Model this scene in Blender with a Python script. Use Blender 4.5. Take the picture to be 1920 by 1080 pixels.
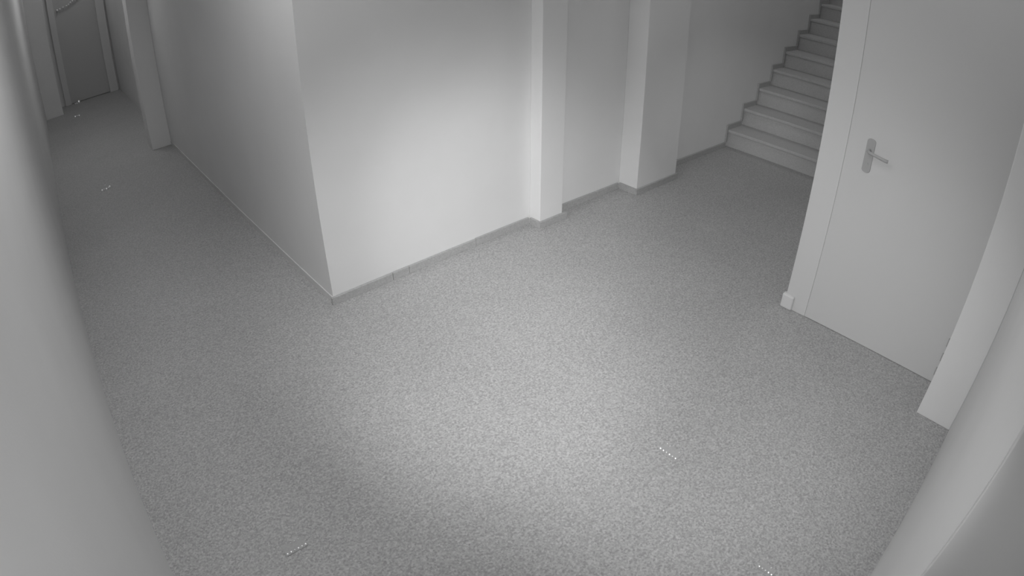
import bpy, bmesh, math, random
from mathutils import Vector, Matrix
random.seed(4)
sc = bpy.context.scene
for o in list(bpy.data.objects):
    bpy.data.objects.remove(o)
COL = sc.collection
S = 0.8                      # plan below is drawn in units of 0.8 m
CAM_H = 2.5 * S

# ------------------------------------------------------------------ camera
cd = bpy.data.cameras.new('camera')
cam = bpy.data.objects.new('camera', cd)
COL.objects.link(cam)
sc.camera = cam
PITCH, ROLL, YAW = 0.5687, -0.0044, 0.7182
cr, sr, cp, sp = math.cos(ROLL), math.sin(ROLL), math.cos(PITCH), math.sin(PITCH)
R0 = Matrix(((1, 0, 0), (0, 0, -1), (0, 1, 0)))
Rr = Matrix(((cr, -sr, 0), (sr, cr, 0), (0, 0, 1)))
Rp = Matrix(((1, 0, 0), (0, cp, sp), (0, -sp, cp)))
Ry = Matrix(((math.cos(YAW), math.sin(YAW), 0), (-math.sin(YAW), math.cos(YAW), 0), (0, 0, 1)))
ROT = Ry @ Rp @ R0 @ Rr
cam.matrix_world = Matrix.Translation((0, 0, CAM_H)) @ ROT.to_4x4()
cd.type = 'PANO'             # wide equidistant security-camera lens
cd.sensor_fit = 'HORIZONTAL'
cd.sensor_width = 36.0
cd.clip_start = 0.01
cd.clip_end = 100
F_PX = 1178.0
for holder in (getattr(cd, 'cycles', None), cd):
    if holder is None:
        continue
    try:
        holder.panorama_type = 'FISHEYE_LENS_POLYNOMIAL'
        holder.fisheye_fov = math.radians(180)
        holder.fisheye_polynomial_k0 = 0.0
        holder.fisheye_polynomial_k1 = -(1920 / 36.0) / F_PX
        holder.fisheye_polynomial_k2 = 0.0
        holder.fisheye_polynomial_k3 = 0.0
        holder.fisheye_polynomial_k4 = 0.0
    except Exception:
        pass

# ------------------------------------------------------------------ light
w = bpy.data.worlds.new('world')
sc.world = w
w.use_nodes = True
w.node_tree.nodes['Background'].inputs[0].default_value = (0.5, 0.5, 0.5, 1)
w.node_tree.nodes['Background'].inputs[1].default_value = 0.05
sc.view_settings.view_transform = 'Standard'
sc.view_settings.look = 'None'
sc.view_settings.gamma = 1.0
sc.view_settings.use_curve_mapping = False
sc.view_settings.exposure = -0.06


def spot(name, loc, target, power, size_deg, blend, radius):
    l = bpy.data.lights.new(name, 'SPOT')
    l.energy = power
    l.spot_size = math.radians(size_deg)
    l.spot_blend = blend
    l.shadow_soft_size = radius
    o = bpy.data.objects.new(name, l)
    COL.objects.link(o)
    o.location = loc
    o.rotation_euler = (Vector(target) - Vector(loc)).to_track_quat('-Z', 'Y').to_euler()
    return o


def area(name, loc, sx, sy, power):
    l = bpy.data.lights.new(name, 'AREA')
    l.shape = 'RECTANGLE'
    l.size, l.size_y = sx, sy
    l.energy = power
    o = bpy.data.objects.new(name, l)
    COL.objects.link(o)
    o.location = loc
    return o


# infrared lamps of the security camera, ringed round its lens, each with its own aim
IR = (0.05, 0.03, CAM_H + 0.02)
IR_LOW = (0.07, 0.05, CAM_H - 0.02)
spot('infrared_lamp', IR, (1.7, 2.2, 0.35), 225, 50, 1.0, 0.02)
spot('infrared_lamp', IR, (2.42, 2.8, 0.16), 150, 32, 1.0, 0.02)
spot('infrared_lamp', IR, (2.75, 1.55, 0.1), 108, 70, 1.0, 0.02)
spot('infrared_lamp', IR, (1.36, 1.6, 0.0), 60, 36, 1.0, 0.02)
spot('infrared_lamp', IR_LOW, (2.5, 0.95, 0.0), 80, 60, 1.0, 0.02)
spot('infrared_lamp', IR_LOW, (0.3, 2.0, 0.3), 8, 60, 1.0, 0.02)
spot('infrared_lamp', IR_LOW, (0.8, 1.0, 0.0), 11, 120, 1.0, 0.02)
spot('infrared_lamp', IR_LOW, (-0.26, 0.75, 1.42), 5, 60, 1.0, 0.02)
spot('infrared_lamp', IR_LOW, (0.66, -0.35, 1.3), 5, 50, 1.0, 0.02)
spot('infrared_lamp', IR, (5.2, 2.75, 0.4), 170, 17, 1.0, 0.02)
spot('infrared_lamp', IR, (0.45, 7.5, 0.3), 60, 26, 1.0, 0.02)
# unseen dim fill panels added over hall, passage and stairs for ambient light
area('hall_fill', (1.2, 1.2, 3.1), 0.8, 0.8, 10)
area('hall_fill', (0.3, 2.6, 3.1), 0.3, 0.8, 21)
area('hall_fill', (4.2, 2.1, 3.1), 0.5, 0.5, 5.6)
area('passage_fill', (0.45, 7.7, 3.1), 0.4, 1.5, 13)
area('passage_fill', (0.6, 11.0, 3.1), 0.4, 0.5, 5)
area('stair_fill', (7.0, 2.0, 4.9), 0.6, 0.6, 14)
area('hall_fill', (2.6, 0.6, 3.1), 0.5, 0.5, 3)


# ------------------------------------------------------------------ materials
def mat(name, v, rough=0.8, metal=0.0, noise=0.0, scale=3.0, bump=0.0, bscale=60):
    m = bpy.data.materials.new(name)
    m.use_nodes = True
    nt = m.node_tree
    b = nt.nodes['Principled BSDF']
    b.inputs['Base Color'].default_value = (v, v, v, 1)
    b.inputs['Roughness'].default_value = rough
    b.inputs['Metallic'].default_value = metal
    tc = nt.nodes.new('ShaderNodeTexCoord')
    if noise:
        n = nt.nodes.new('ShaderNodeTexNoise')
        n.inputs['Scale'].default_value = scale
        n.inputs['Detail'].default_value = 3
        r = nt.nodes.new('ShaderNodeMapRange')
        r.inputs['From Min'].default_value = 0.3
        r.inputs['From Max'].default_value = 0.7
        r.inputs['To Min'].default_value = v * (1 - noise)
        r.inputs['To Max'].default_value = v * (1 + noise)
        nt.links.new(tc.outputs['Object'], n.inputs['Vector'])
        nt.links.new(n.outputs['Fac'], r.inputs['Value'])
        nt.links.new(r.outputs['Result'], b.inputs['Base Color'])
    if bump:
        n2 = nt.nodes.new('ShaderNodeTexNoise')
        n2.inputs['Scale'].default_value = bscale
        bp = nt.nodes.new('ShaderNodeBump')
        bp.inputs['Strength'].default_value = bump
        bp.inputs['Distance'].default_value = 0.002
        nt.links.new(tc.outputs['Object'], n2.inputs['Vector'])
        nt.links.new(n2.outputs['Fac'], bp.inputs['Height'])
        nt.links.new(bp.outputs['Normal'], b.inputs['Normal'])
    return m


def terrazzo(name, v, contrast, rough=0.55):
    m = bpy.data.materials.new(name)
    m.use_nodes = True
    nt = m.node_tree
    N, L = nt.nodes, nt.links
    b = N['Principled BSDF']
    b.inputs['Roughness'].default_value = rough
    tc = N.new('ShaderNodeTexCoord')
    vo = N.new('ShaderNodeTexVoronoi')
    vo.inputs['Scale'].default_value = 140
    L.new(tc.outputs['Object'], vo.inputs['Vector'])
    sep = N.new('ShaderNodeSeparateColor')
    L.new(vo.outputs['Color'], sep.inputs['Color'])
    ns = N.new('ShaderNodeTexNoise')
    ns.inputs['Scale'].default_value = 95
    ns.inputs['Detail'].default_value = 4
    L.new(tc.outputs['Object'], ns.inputs['Vector'])
    big = N.new('ShaderNodeTexNoise')
    big.inputs['Scale'].default_value = 1.6
    L.new(tc.outputs['Object'], big.inputs['Vector'])

    def mr(src, a, c, lo, hi):
        r = N.new('ShaderNodeMapRange')
        r.inputs['From Min'].default_value = a
        r.inputs['From Max'].default_value = c
        r.inputs['To Min'].default_value = lo
        r.inputs['To Max'].default_value = hi
        L.new(src, r.inputs['Value'])
        return r.outputs['Result']

    def mul(x, y):
        k = N.new('ShaderNodeMath')
        k.operation = 'MULTIPLY'
        L.new(x, k.inputs[0])
        L.new(y, k.inputs[1])
        return k.outputs[0]
    a = mr(sep.outputs[0], 0, 1, v * (1 - contrast), v * (1 + contrast))
    c = mr(ns.outputs['Fac'], 0.3, 0.7, 1 - contrast * 0.9, 1 + contrast * 0.9)
    d = mr(big.outputs['Fac'], 0.3, 0.7, 0.97, 1.03)
    L.new(mul(mul(a, c), d), b.inputs['Base Color'])
    return m


M = {
    'plaster': mat('painted_plaster', 0.68, 0.7, 0, 0.02, 2.0, 0.15, 90),
    'ceiling': mat('ceiling_paint', 0.6, 0.9),
    'floor': terrazzo('terrazzo_floor', 0.36, 0.2, 0.5),
    'skirt': terrazzo('terrazzo_skirting', 0.37, 0.08, 0.45),
    'plinth': mat('painted_plinth', 0.6, 0.6),
    'door': mat('painted_door', 0.55, 0.45, 0, 0.01, 1.5),
    'frame': mat('painted_door_frame', 0.57, 0.45),
    'handle': mat('satin_handle_metal', 0.36, 0.8, 0.0),
    'dark_door': mat('dark_entrance_door', 0.45, 0.5),
    'step': terrazzo('stone_steps', 0.45, 0.06, 0.5),
    'gap': mat('dark_joint', 0.12, 0.9),
    'bead': mat('glass_bead', 0.95, 0.32, 1.0),
    'bead_dull': mat('dull_glass_bead', 0.75, 0.6, 0.6),
    'strip': terrazzo('reflector_base', 0.36, 0.05, 0.5),
}


# ------------------------------------------------------------------ mesh helpers
def add_box(bm, x0, x1, y0, y1, z0, z1, bev=0.0):
    g = bmesh.ops.create_cube(bm, size=1)
    vs = g['verts']
    for v in vs:
        v.co = Vector((x0 + (v.co.x + .5) * (x1 - x0), y0 + (v.co.y + .5) * (y1 - y0), z0 + (v.co.z + .5) * (z1 - z0)))
    if bev:
        es = list({e for v in vs for e in v.link_edges})
        bmesh.ops.bevel(bm, geom=es, offset=bev, segments=2, affect='EDGES', profile=0.5)


def link(name, bm, m, parent=None, smooth=False, kind=None, label=None, cat=None, group=None):
    me = bpy.data.meshes.new(name)
    bm.to_mesh(me)
    bm.free()
    if smooth:
        for p in me.polygons:
            p.use_smooth = True
    me.materials.append(M[m])
    o = bpy.data.objects.new(name, me)
    COL.objects.link(o)
    if parent is not None:
        o.parent = parent
    props(o, label, cat, group, kind)
    return o


def props(o, label=None, cat=None, group=None, kind=None):
    for k, v in (('label', label), ('category', cat), ('group', group), ('kind', kind)):
        if v:
            o[k] = v


def box(name, m, x0, x1, y0, y1, z0, z1, bev=0.0, k=S, **kw):
    """box in plan units (times k metres)"""
    bm = bmesh.new()
    add_box(bm, x0 * k, x1 * k, y0 * k, y1 * k, z0 * k, z1 * k, bev)
    return link(name, bm, m, **kw)


def empty(name, loc=(0, 0, 0), **kw):
    o = bpy.data.objects.new(name, None)
    o.empty_display_size = 0.1
    COL.objects.link(o)
    o.location = loc
    props(o, **kw)
    return o


def extrude_xz(bm, pts, y0, y1):
    """outline in metres in the XZ plane, extruded along Y"""
    a = [bm.verts.new((x, y0, z)) for x, z in pts]
    b = [bm.verts.new((x, y1, z)) for x, z in pts]
    n = len(pts)
    bm.faces.new(a)
    bm.faces.new(b[::-1])
    for i in range(n):
        j = (i + 1) % n
        bm.faces.new((a[i], b[i], b[j], a[j]))
    bmesh.ops.recalc_face_normals(bm, faces=bm.faces)


WZ = 3.95                     # ceiling height in plan units
YF = 3.65                     # front wall
# ------------------------------------------------------------------ room shell
st = dict(kind='structure')
box('floor', 'floor', -0.5, 12.2, -1.2, 15.4, -0.25, 0, **st)
ceil = bmesh.new()
add_box(ceil, -0.5 * S, 5.6 * S, -0.5 * S, 15.4 * S, WZ * S, (WZ + .2) * S)
link('ceiling', ceil, 'ceiling', **st)
box('ceiling', 'ceiling', 5.6, 12.2, 1.0, 5.0, 6.4, 6.6, **st)
wl = box('wall_left', 'plaster', -0.55, -0.33, -1.2, 15.4, 0, WZ, **st)
# the central block, its bright corner at (1.46, 3.65)
wc = box('wall_center', 'plaster', 1.464, 12.2, YF, 4.6, 0, WZ, **st)
box('pilaster', 'plaster', 3.40, 3.675, 3.52, YF, 0, WZ, 0.003, parent=wc)
box('pilaster', 'plaster', 4.62, 5.29, 3.42, YF, 0, WZ, 0.003, parent=wc)
box('wall_center', 'plaster', 5.6, 12.2, YF, 4.6, WZ, 6.4, **st)
wp = box('wall_passage', 'plaster', 1.464, 1.70, 4.6, 9.35, 0, WZ, **st)
box('pilaster', 'plaster', 1.17, 1.464, 9.0, 9.35, 0, WZ, 0.003, parent=wp)
box('wall_passage', 'plaster', 1.48, 1.70, 9.35, 15.4, 0, WZ, **st)
box('wall_far', 'plaster', -0.33, 1.48, 15.0, 15.4, 0, WZ, **st)
box('wall_stair', 'plaster', 12.0, 12.2, 1.2, YF, 0, 6.4, **st)

# back wall with the doorway beside the camera
box('wall_back', 'plaster', 0.83, 4.3, -1.2, -0.13, 0, WZ, **st)
box('wall_back', 'plaster', -0.33, 0.83, -1.2, -0.13, 2.9, WZ, **st)
d2 = empty('door_2', (0.2 * S, -0.3 * S, 0), label='pale lining and door of the deep doorway at the bottom right corner', **st)


def child(o, p):
    o.parent = p
    o.matrix_parent_inverse = Matrix.Translation(-p.location)
    return o


child(box('leaf', 'door', -0.32, 0.805, -1.15, -1.10, 0.01, 2.88, 0.003), d2)
child(box('door_lining', 'frame', 0.81, 0.83, -1.15, -0.13, 0, 2.9, 0.002), d2)

# right wall: pier, recessed door, end pier
box('wall_right', 'plaster', 3.53, 4.3, -0.13, 0.125, 0, WZ, 0.004, **st)
box('wall_right', 'frame', 3.93, 4.3, 1.22, 1.405, 0.0, WZ, 0.003, **st)
box('wall_right', 'plaster', 3.93, 4.3, 0.125, 1.22, 2.75, WZ, **st)
box('wall_right', 'plaster', 4.3, 12.2, 1.2, 1.405, 0, 6.4, **st)
box('trim_1', 'plinth', 3.905, 3.96, 1.33, 1.428, 0, 0.12, 0.01, **st)

d1 = empty('door_1', (3.93 * S, 0.67 * S, 0), label='closed pale metal door with grey lever handle at the right', **st)
child(box('leaf', 'door', 3.9315, 3.985, 0.1275, 1.2192, 0.003, 2.7475, 0.002), d1)
child(box('threshold', 'step', 3.94, 4.0, 0.13, 1.22, 0.0, 0.0025), d1)


# lever handle on a long plate
def plate():
    bm = bmesh.new()
    n = 8
    hw, hh = 0.026, 0.094
    out = []
    for i in range(n + 1):
        a = math.pi * i / n
        out.append((hw * math.cos(a), hh - 0.016 + 0.016 * math.sin(a)))
    for i in range(n + 1):
        a = math.pi + math.pi * i / n
        out.append((hw * math.cos(a), -hh + 0.016 + 0.016 * math.sin(a)))
    a = [bm.verts.new((0, y, z)) for y, z in out]
    b = [bm.verts.new((-0.009, y * 0.9, z * 0.97)) for y, z in out]
    bm.faces.new(a)
    bm.faces.new(b[::-1])
    for i in range(len(out)):
        j = (i + 1) % len(out)
        bm.faces.new((a[i], b[i], b[j], a[j]))
    bmesh.ops.recalc_face_normals(bm, faces=bm.faces)
    return bm


def tube(bm, path, rads, seg=12):
    rings = []
    for i, p in enumerate(path):
        p = Vector(p)
        t = (Vector(path[min(i + 1, len(path) - 1)]) - Vector(path[max(i - 1, 0)])).normalized()
        up = Vector((0, 0, 1)) if abs(t.z) < 0.9 else Vector((1, 0, 0))
        u = t.cross(up).normalized()
        v = t.cross(u)
        rings.append([bm.verts.new(p + rads[i] * (math.cos(2 * math.pi * k / seg) * u + math.sin(2 * math.pi * k / seg) * v)) for k in range(seg)])
    for r, q in zip(rings, rings[1:]):
        for k in range(seg):
            bm.faces.new((r[k], r[(k + 1) % seg], q[(k + 1) % seg], q[k]))
    bm.faces.new(rings[0][::-1])
    bm.faces.new(rings[-1])
    bmesh.ops.recalc_face_normals(bm, faces=bm.faces)


HY, HZ = 1.055 * S, 1.322 * S
pl = link('handle_plate', plate(), 'handle')
pl.location = (3.937 * S, HY, HZ)
child(pl, d1)
bm = bmesh.new()
tube(bm, [(0, 0, 0.028), (-0.03, 0, 0.028), (-0.043, -0.008, 0.028), (-0.047, -0.03, 0.026), (-0.047, -0.075, 0.020), (-0.046, -0.105, 0.016), (-0.044, -0.118, 0.016)],
     [0.010, 0.009, 0.0085, 0.008, 0.0085, 0.0095, 0.009])
lv = link('lever', bm, 'handle', parent=pl, smooth=True)
bm = bmesh.new()
bmesh.ops.create_cone(bm, cap_ends=True, segments=16, radius1=0.008, radius2=0.007, depth=0.006, matrix=Matrix.Translation((-0.010, 0, -0.045)) @ Matrix.Rotation(math.pi / 2, 4, 'Y'))
link('key_cylinder', bm, 'handle', parent=pl)
for z in (0.10, 0.22, 0.34):
    bm = bmesh.new()
    bmesh.ops.create_cone(bm, cap_ends=True, segments=12, radius1=0.008, radius2=0.008, depth=0.05, matrix=Matrix.Translation((3.926 * S, 0.136 * S, z * S)))
    child(link('hinge_knuckle', bm, 'handle'), d1)

# far entrance door at the end of the left passage
d3 = empty('door_3', (0.8 * S, 15.0 * S, 0), label='dark door at the end of the left passage', **st)
child(box('leaf', 'dark_door', 0.30, 1.24, 14.96, 15.0, 0.01, 2.7, 0.003), d3)
child(box('door_frame', 'frame', 0.16, 0.30, 14.90, 15.0, 0, 2.85, 0.003), d3)
child(box('door_frame', 'frame', 1.24, 1.44, 14.90, 15.0, 0, 2.85, 0.003), d3)
child(box('door_frame', 'frame', 0.30, 1.24, 14.90, 15.0, 2.7, 2.85, 0.003), d3)
# narrow pier on the left wall near the far end
box('wall_left', 'plaster', -0.33, 0.06, 14.0, 14.3, 0, WZ, 0.004, **st)

# ------------------------------------------------------------------ skirting, tile by tile
SK, TH = 0.062, 0.022         # height and thickness in plan units
bb = empty('baseboard_center', (1.46 * S, YF * S, 0), **st)


def tiles_x(root, xs, y, name='skirting_tile', m='skirt', z0=0.0, h=SK):
    for a, b in zip(xs, xs[1:]):
        dz = random.uniform(-0.002, 0.003)
        dy = random.uniform(-0.002, 0.002)
        child(box(name, m, a + 0.002, b - 0.002, y - TH + dy, y, z0, z0 + h + dz, 0.0008), root)


def tiles_y(root, ys, x0, x1, name='skirting_tile', m='skirt', h=SK):
    for a, b in zip(ys, ys[1:]):
        child(box(name, m, x0, x1, a + 0.002, b - 0.002, 0, h + random.uniform(-0.002, 0.002), 0.0008), root)


tiles_x(bb, [1.464 - TH, 1.97, 2.12, 2.78, 3.378], YF)
tiles_y(bb, [3.502, YF - TH], 3.40 - TH, 3.40)
tiles_x(bb, [3.378, 3.72], 3.52)
tiles_x(bb, [3.68, 4.16, 4.598], YF)
tiles_y(bb, [3.40, YF - TH], 4.62 - TH, 4.62)
tiles_x(bb, [4.598, 5.31], 3.42)
tiles_x(bb, [5.31, 5.9, 6.70], YF)
bl = empty('baseboard_passage', (1.46 * S, 4 * S, 0), **st)
tiles_y(bl, [YF, 4.25, 4.85, 5.45, 6.05, 6.65, 7.25, 7.85, 8.4, 9.0], 1.464 - 0.008, 1.464, m='plinth', h=0.055)
# ------------------------------------------------------------------ staircase
stairs = empty('staircase', (6.75 * S, 2.5 * S, 0), label='grey stone stairs climbing to the right behind the pale door wall', cat='staircase')
RX = [6.75, 7.10, 7.46, 7.81, 8.15, 8.55, 8.90, 9.25, 9.60, 9.95]
RISE = 0.224
for i, x in enumerate(RX):
    x1 = RX[i + 1] if i + 1 < len(RX) else 11.99
    child(box('step', 'step', x, x1, 1.407, YF - 0.002, 0 if i == 0 else RISE * i - 0.0, RISE * (i + 1) - 0.035), stairs)
    child(box('tread', 'step', x - 0.03, x1, 1.407, YF - 0.002, RISE * (i + 1) - 0.035, RISE * (i + 1), 0.003), stairs)
    # stepped skirting on the wall beside every step
    bm = bmesh.new()
    z = RISE * (i + 1)
    zb = RISE * i
    pts = [(x - 0.055, zb + SK), (x - 0.055, z + SK), (x1 - 0.055, z + SK), (x1 - 0.055, z), (x - 0.03, z), (x - 0.03, zb + SK)]
    extrude_xz(bm, [(a * S, b * S) for a, b in pts], (YF - TH) * S, YF * S)
    child(link('skirting_tile', bm, 'skirt'), bb)

# ------------------------------------------------------------------ small reflectors glinting on the floor
def reflector(label, beads, back, dull=(), r=0.0042):
    """beads: list of (x, y) metres of the bright row; back: second, duller row"""
    allp = beads + back
    cx = sum(p[0] for p in allp) / len(allp)
    cy = sum(p[1] for p in allp) / len(allp)
    root = empty('floor_reflector', (cx, cy, 0), label=label, cat='reflector', group='small glinting reflectors on the floor')
    x0, x1 = min(p[0] for p in allp) - r * 1.6, max(p[0] for p in allp) + r * 1.6
    y0, y1 = min(p[1] for p in allp) - r * 1.6, max(p[1] for p in allp) + r * 1.6
    bm = bmesh.new()
    add_box(bm, x0 - cx, x1 - cx, y0 - cy, y1 - cy, 0, 0.0025, 0.0008)
    link('base_strip', bm, 'strip', parent=root)
    for n, (lst, rr) in enumerate(((beads, r), (back, r * 0.75))):
        for k, p in enumerate(lst):
            bright = n == 0 and k not in dull
            bm = bmesh.new()
            q = rr * random.uniform(0.9, 1.05)
            bmesh.ops.create_uvsphere(bm, u_segments=12, v_segments=8, radius=q)
            bmesh.ops.scale(bm, vec=(1, 1, 0.26 if bright else 0.75), verts=bm.verts)
            # each lens leans out of the strip like a road stud
            lean = (Vector((0, 0, CAM_H)) - Vector((p[0], p[1], 0))).to_track_quat('Z', 'Y').to_matrix()
            bmesh.ops.rotate(bm, cent=(0, 0, 0), matrix=lean, verts=bm.verts)
            o = link('bead', bm, 'bead' if bright else 'bead_dull', parent=root, smooth=True)
            o.location = (p[0] - cx, p[1] - cy, 0.0025 + q * 0.7)
    return root


reflector('row of small bright glass beads on the floor, closest to the left wall',
          [(0.1832 + 0.0163 * i, 1.5078) for i in (0, 1, 2, 3, 4, 5)], [(0.2168, 1.5472), (0.2344, 1.548), (0.2512, 1.5472)], (2,))
reflector('row of small bright glass beads on the open floor in front of the pale door',
          [(1.6835, 0.9528 - 0.0168 * i) for i in range(6)], [(1.728, 0.9488), (1.7256, 0.932), (1.724, 0.8792)], (2, 4))
reflector('row of small bright beads on the floor, cut by the bottom picture edge',
          [(1.4696, 0.2824 - 0.0146 * i) for i in range(5)], [(1.4952, 0.2416)], (1, 2))
reflector('cluster of bright beads on the dim passage floor, nearest of the passage reflectors',
          [(0.212, 6.372), (0.236, 6.378), (0.260, 6.372), (0.284, 6.378), (0.300, 6.410)], [(0.262, 6.50)], (1, 3), 0.010)
reflector('short row of beads on the dim passage floor, between the two other passage reflectors',
          [(0.224, 10.62), (0.256, 10.62), (0.290, 10.62)], [], (1,), 0.014)
reflector('farthest reflector with one brilliant bead, in front of the end door of the passage',
          [(0.375, 11.86)], [(0.33, 11.80), (0.30, 11.80)], (), 0.026)
# string of shiny beads hanging over the end door
sx = [(0.30, 1.706), (0.352, 1.712), (0.416, 1.725), (0.48, 1.735), (0.52, 1.75), (0.56, 1.775), (0.60, 1.79), (0.64, 1.80), (0.68, 1.83)]
t = empty('bead_string', (0.48, 11.93, 1.75), label='slack string of shiny metal beads across the dark end door', cat='string')
bm = bmesh.new()
tube(bm, [(x - 0.48, 0.0, z - 1.75) for x, z in sx], [0.002] * len(sx), 6)
link('cord', bm, 'handle', parent=t)
for i, (x, z) in enumerate(sx):
    bm = bmesh.new()
    bmesh.ops.create_uvsphere(bm, u_segments=10, v_segments=6, radius=0.018 if i else 0.024)
    o = link('bead', bm, 'bead' if i in (0,) else 'bead_dull', parent=t, smooth=True)
    o.location = (x - 0.48, 0, z - 1.75)
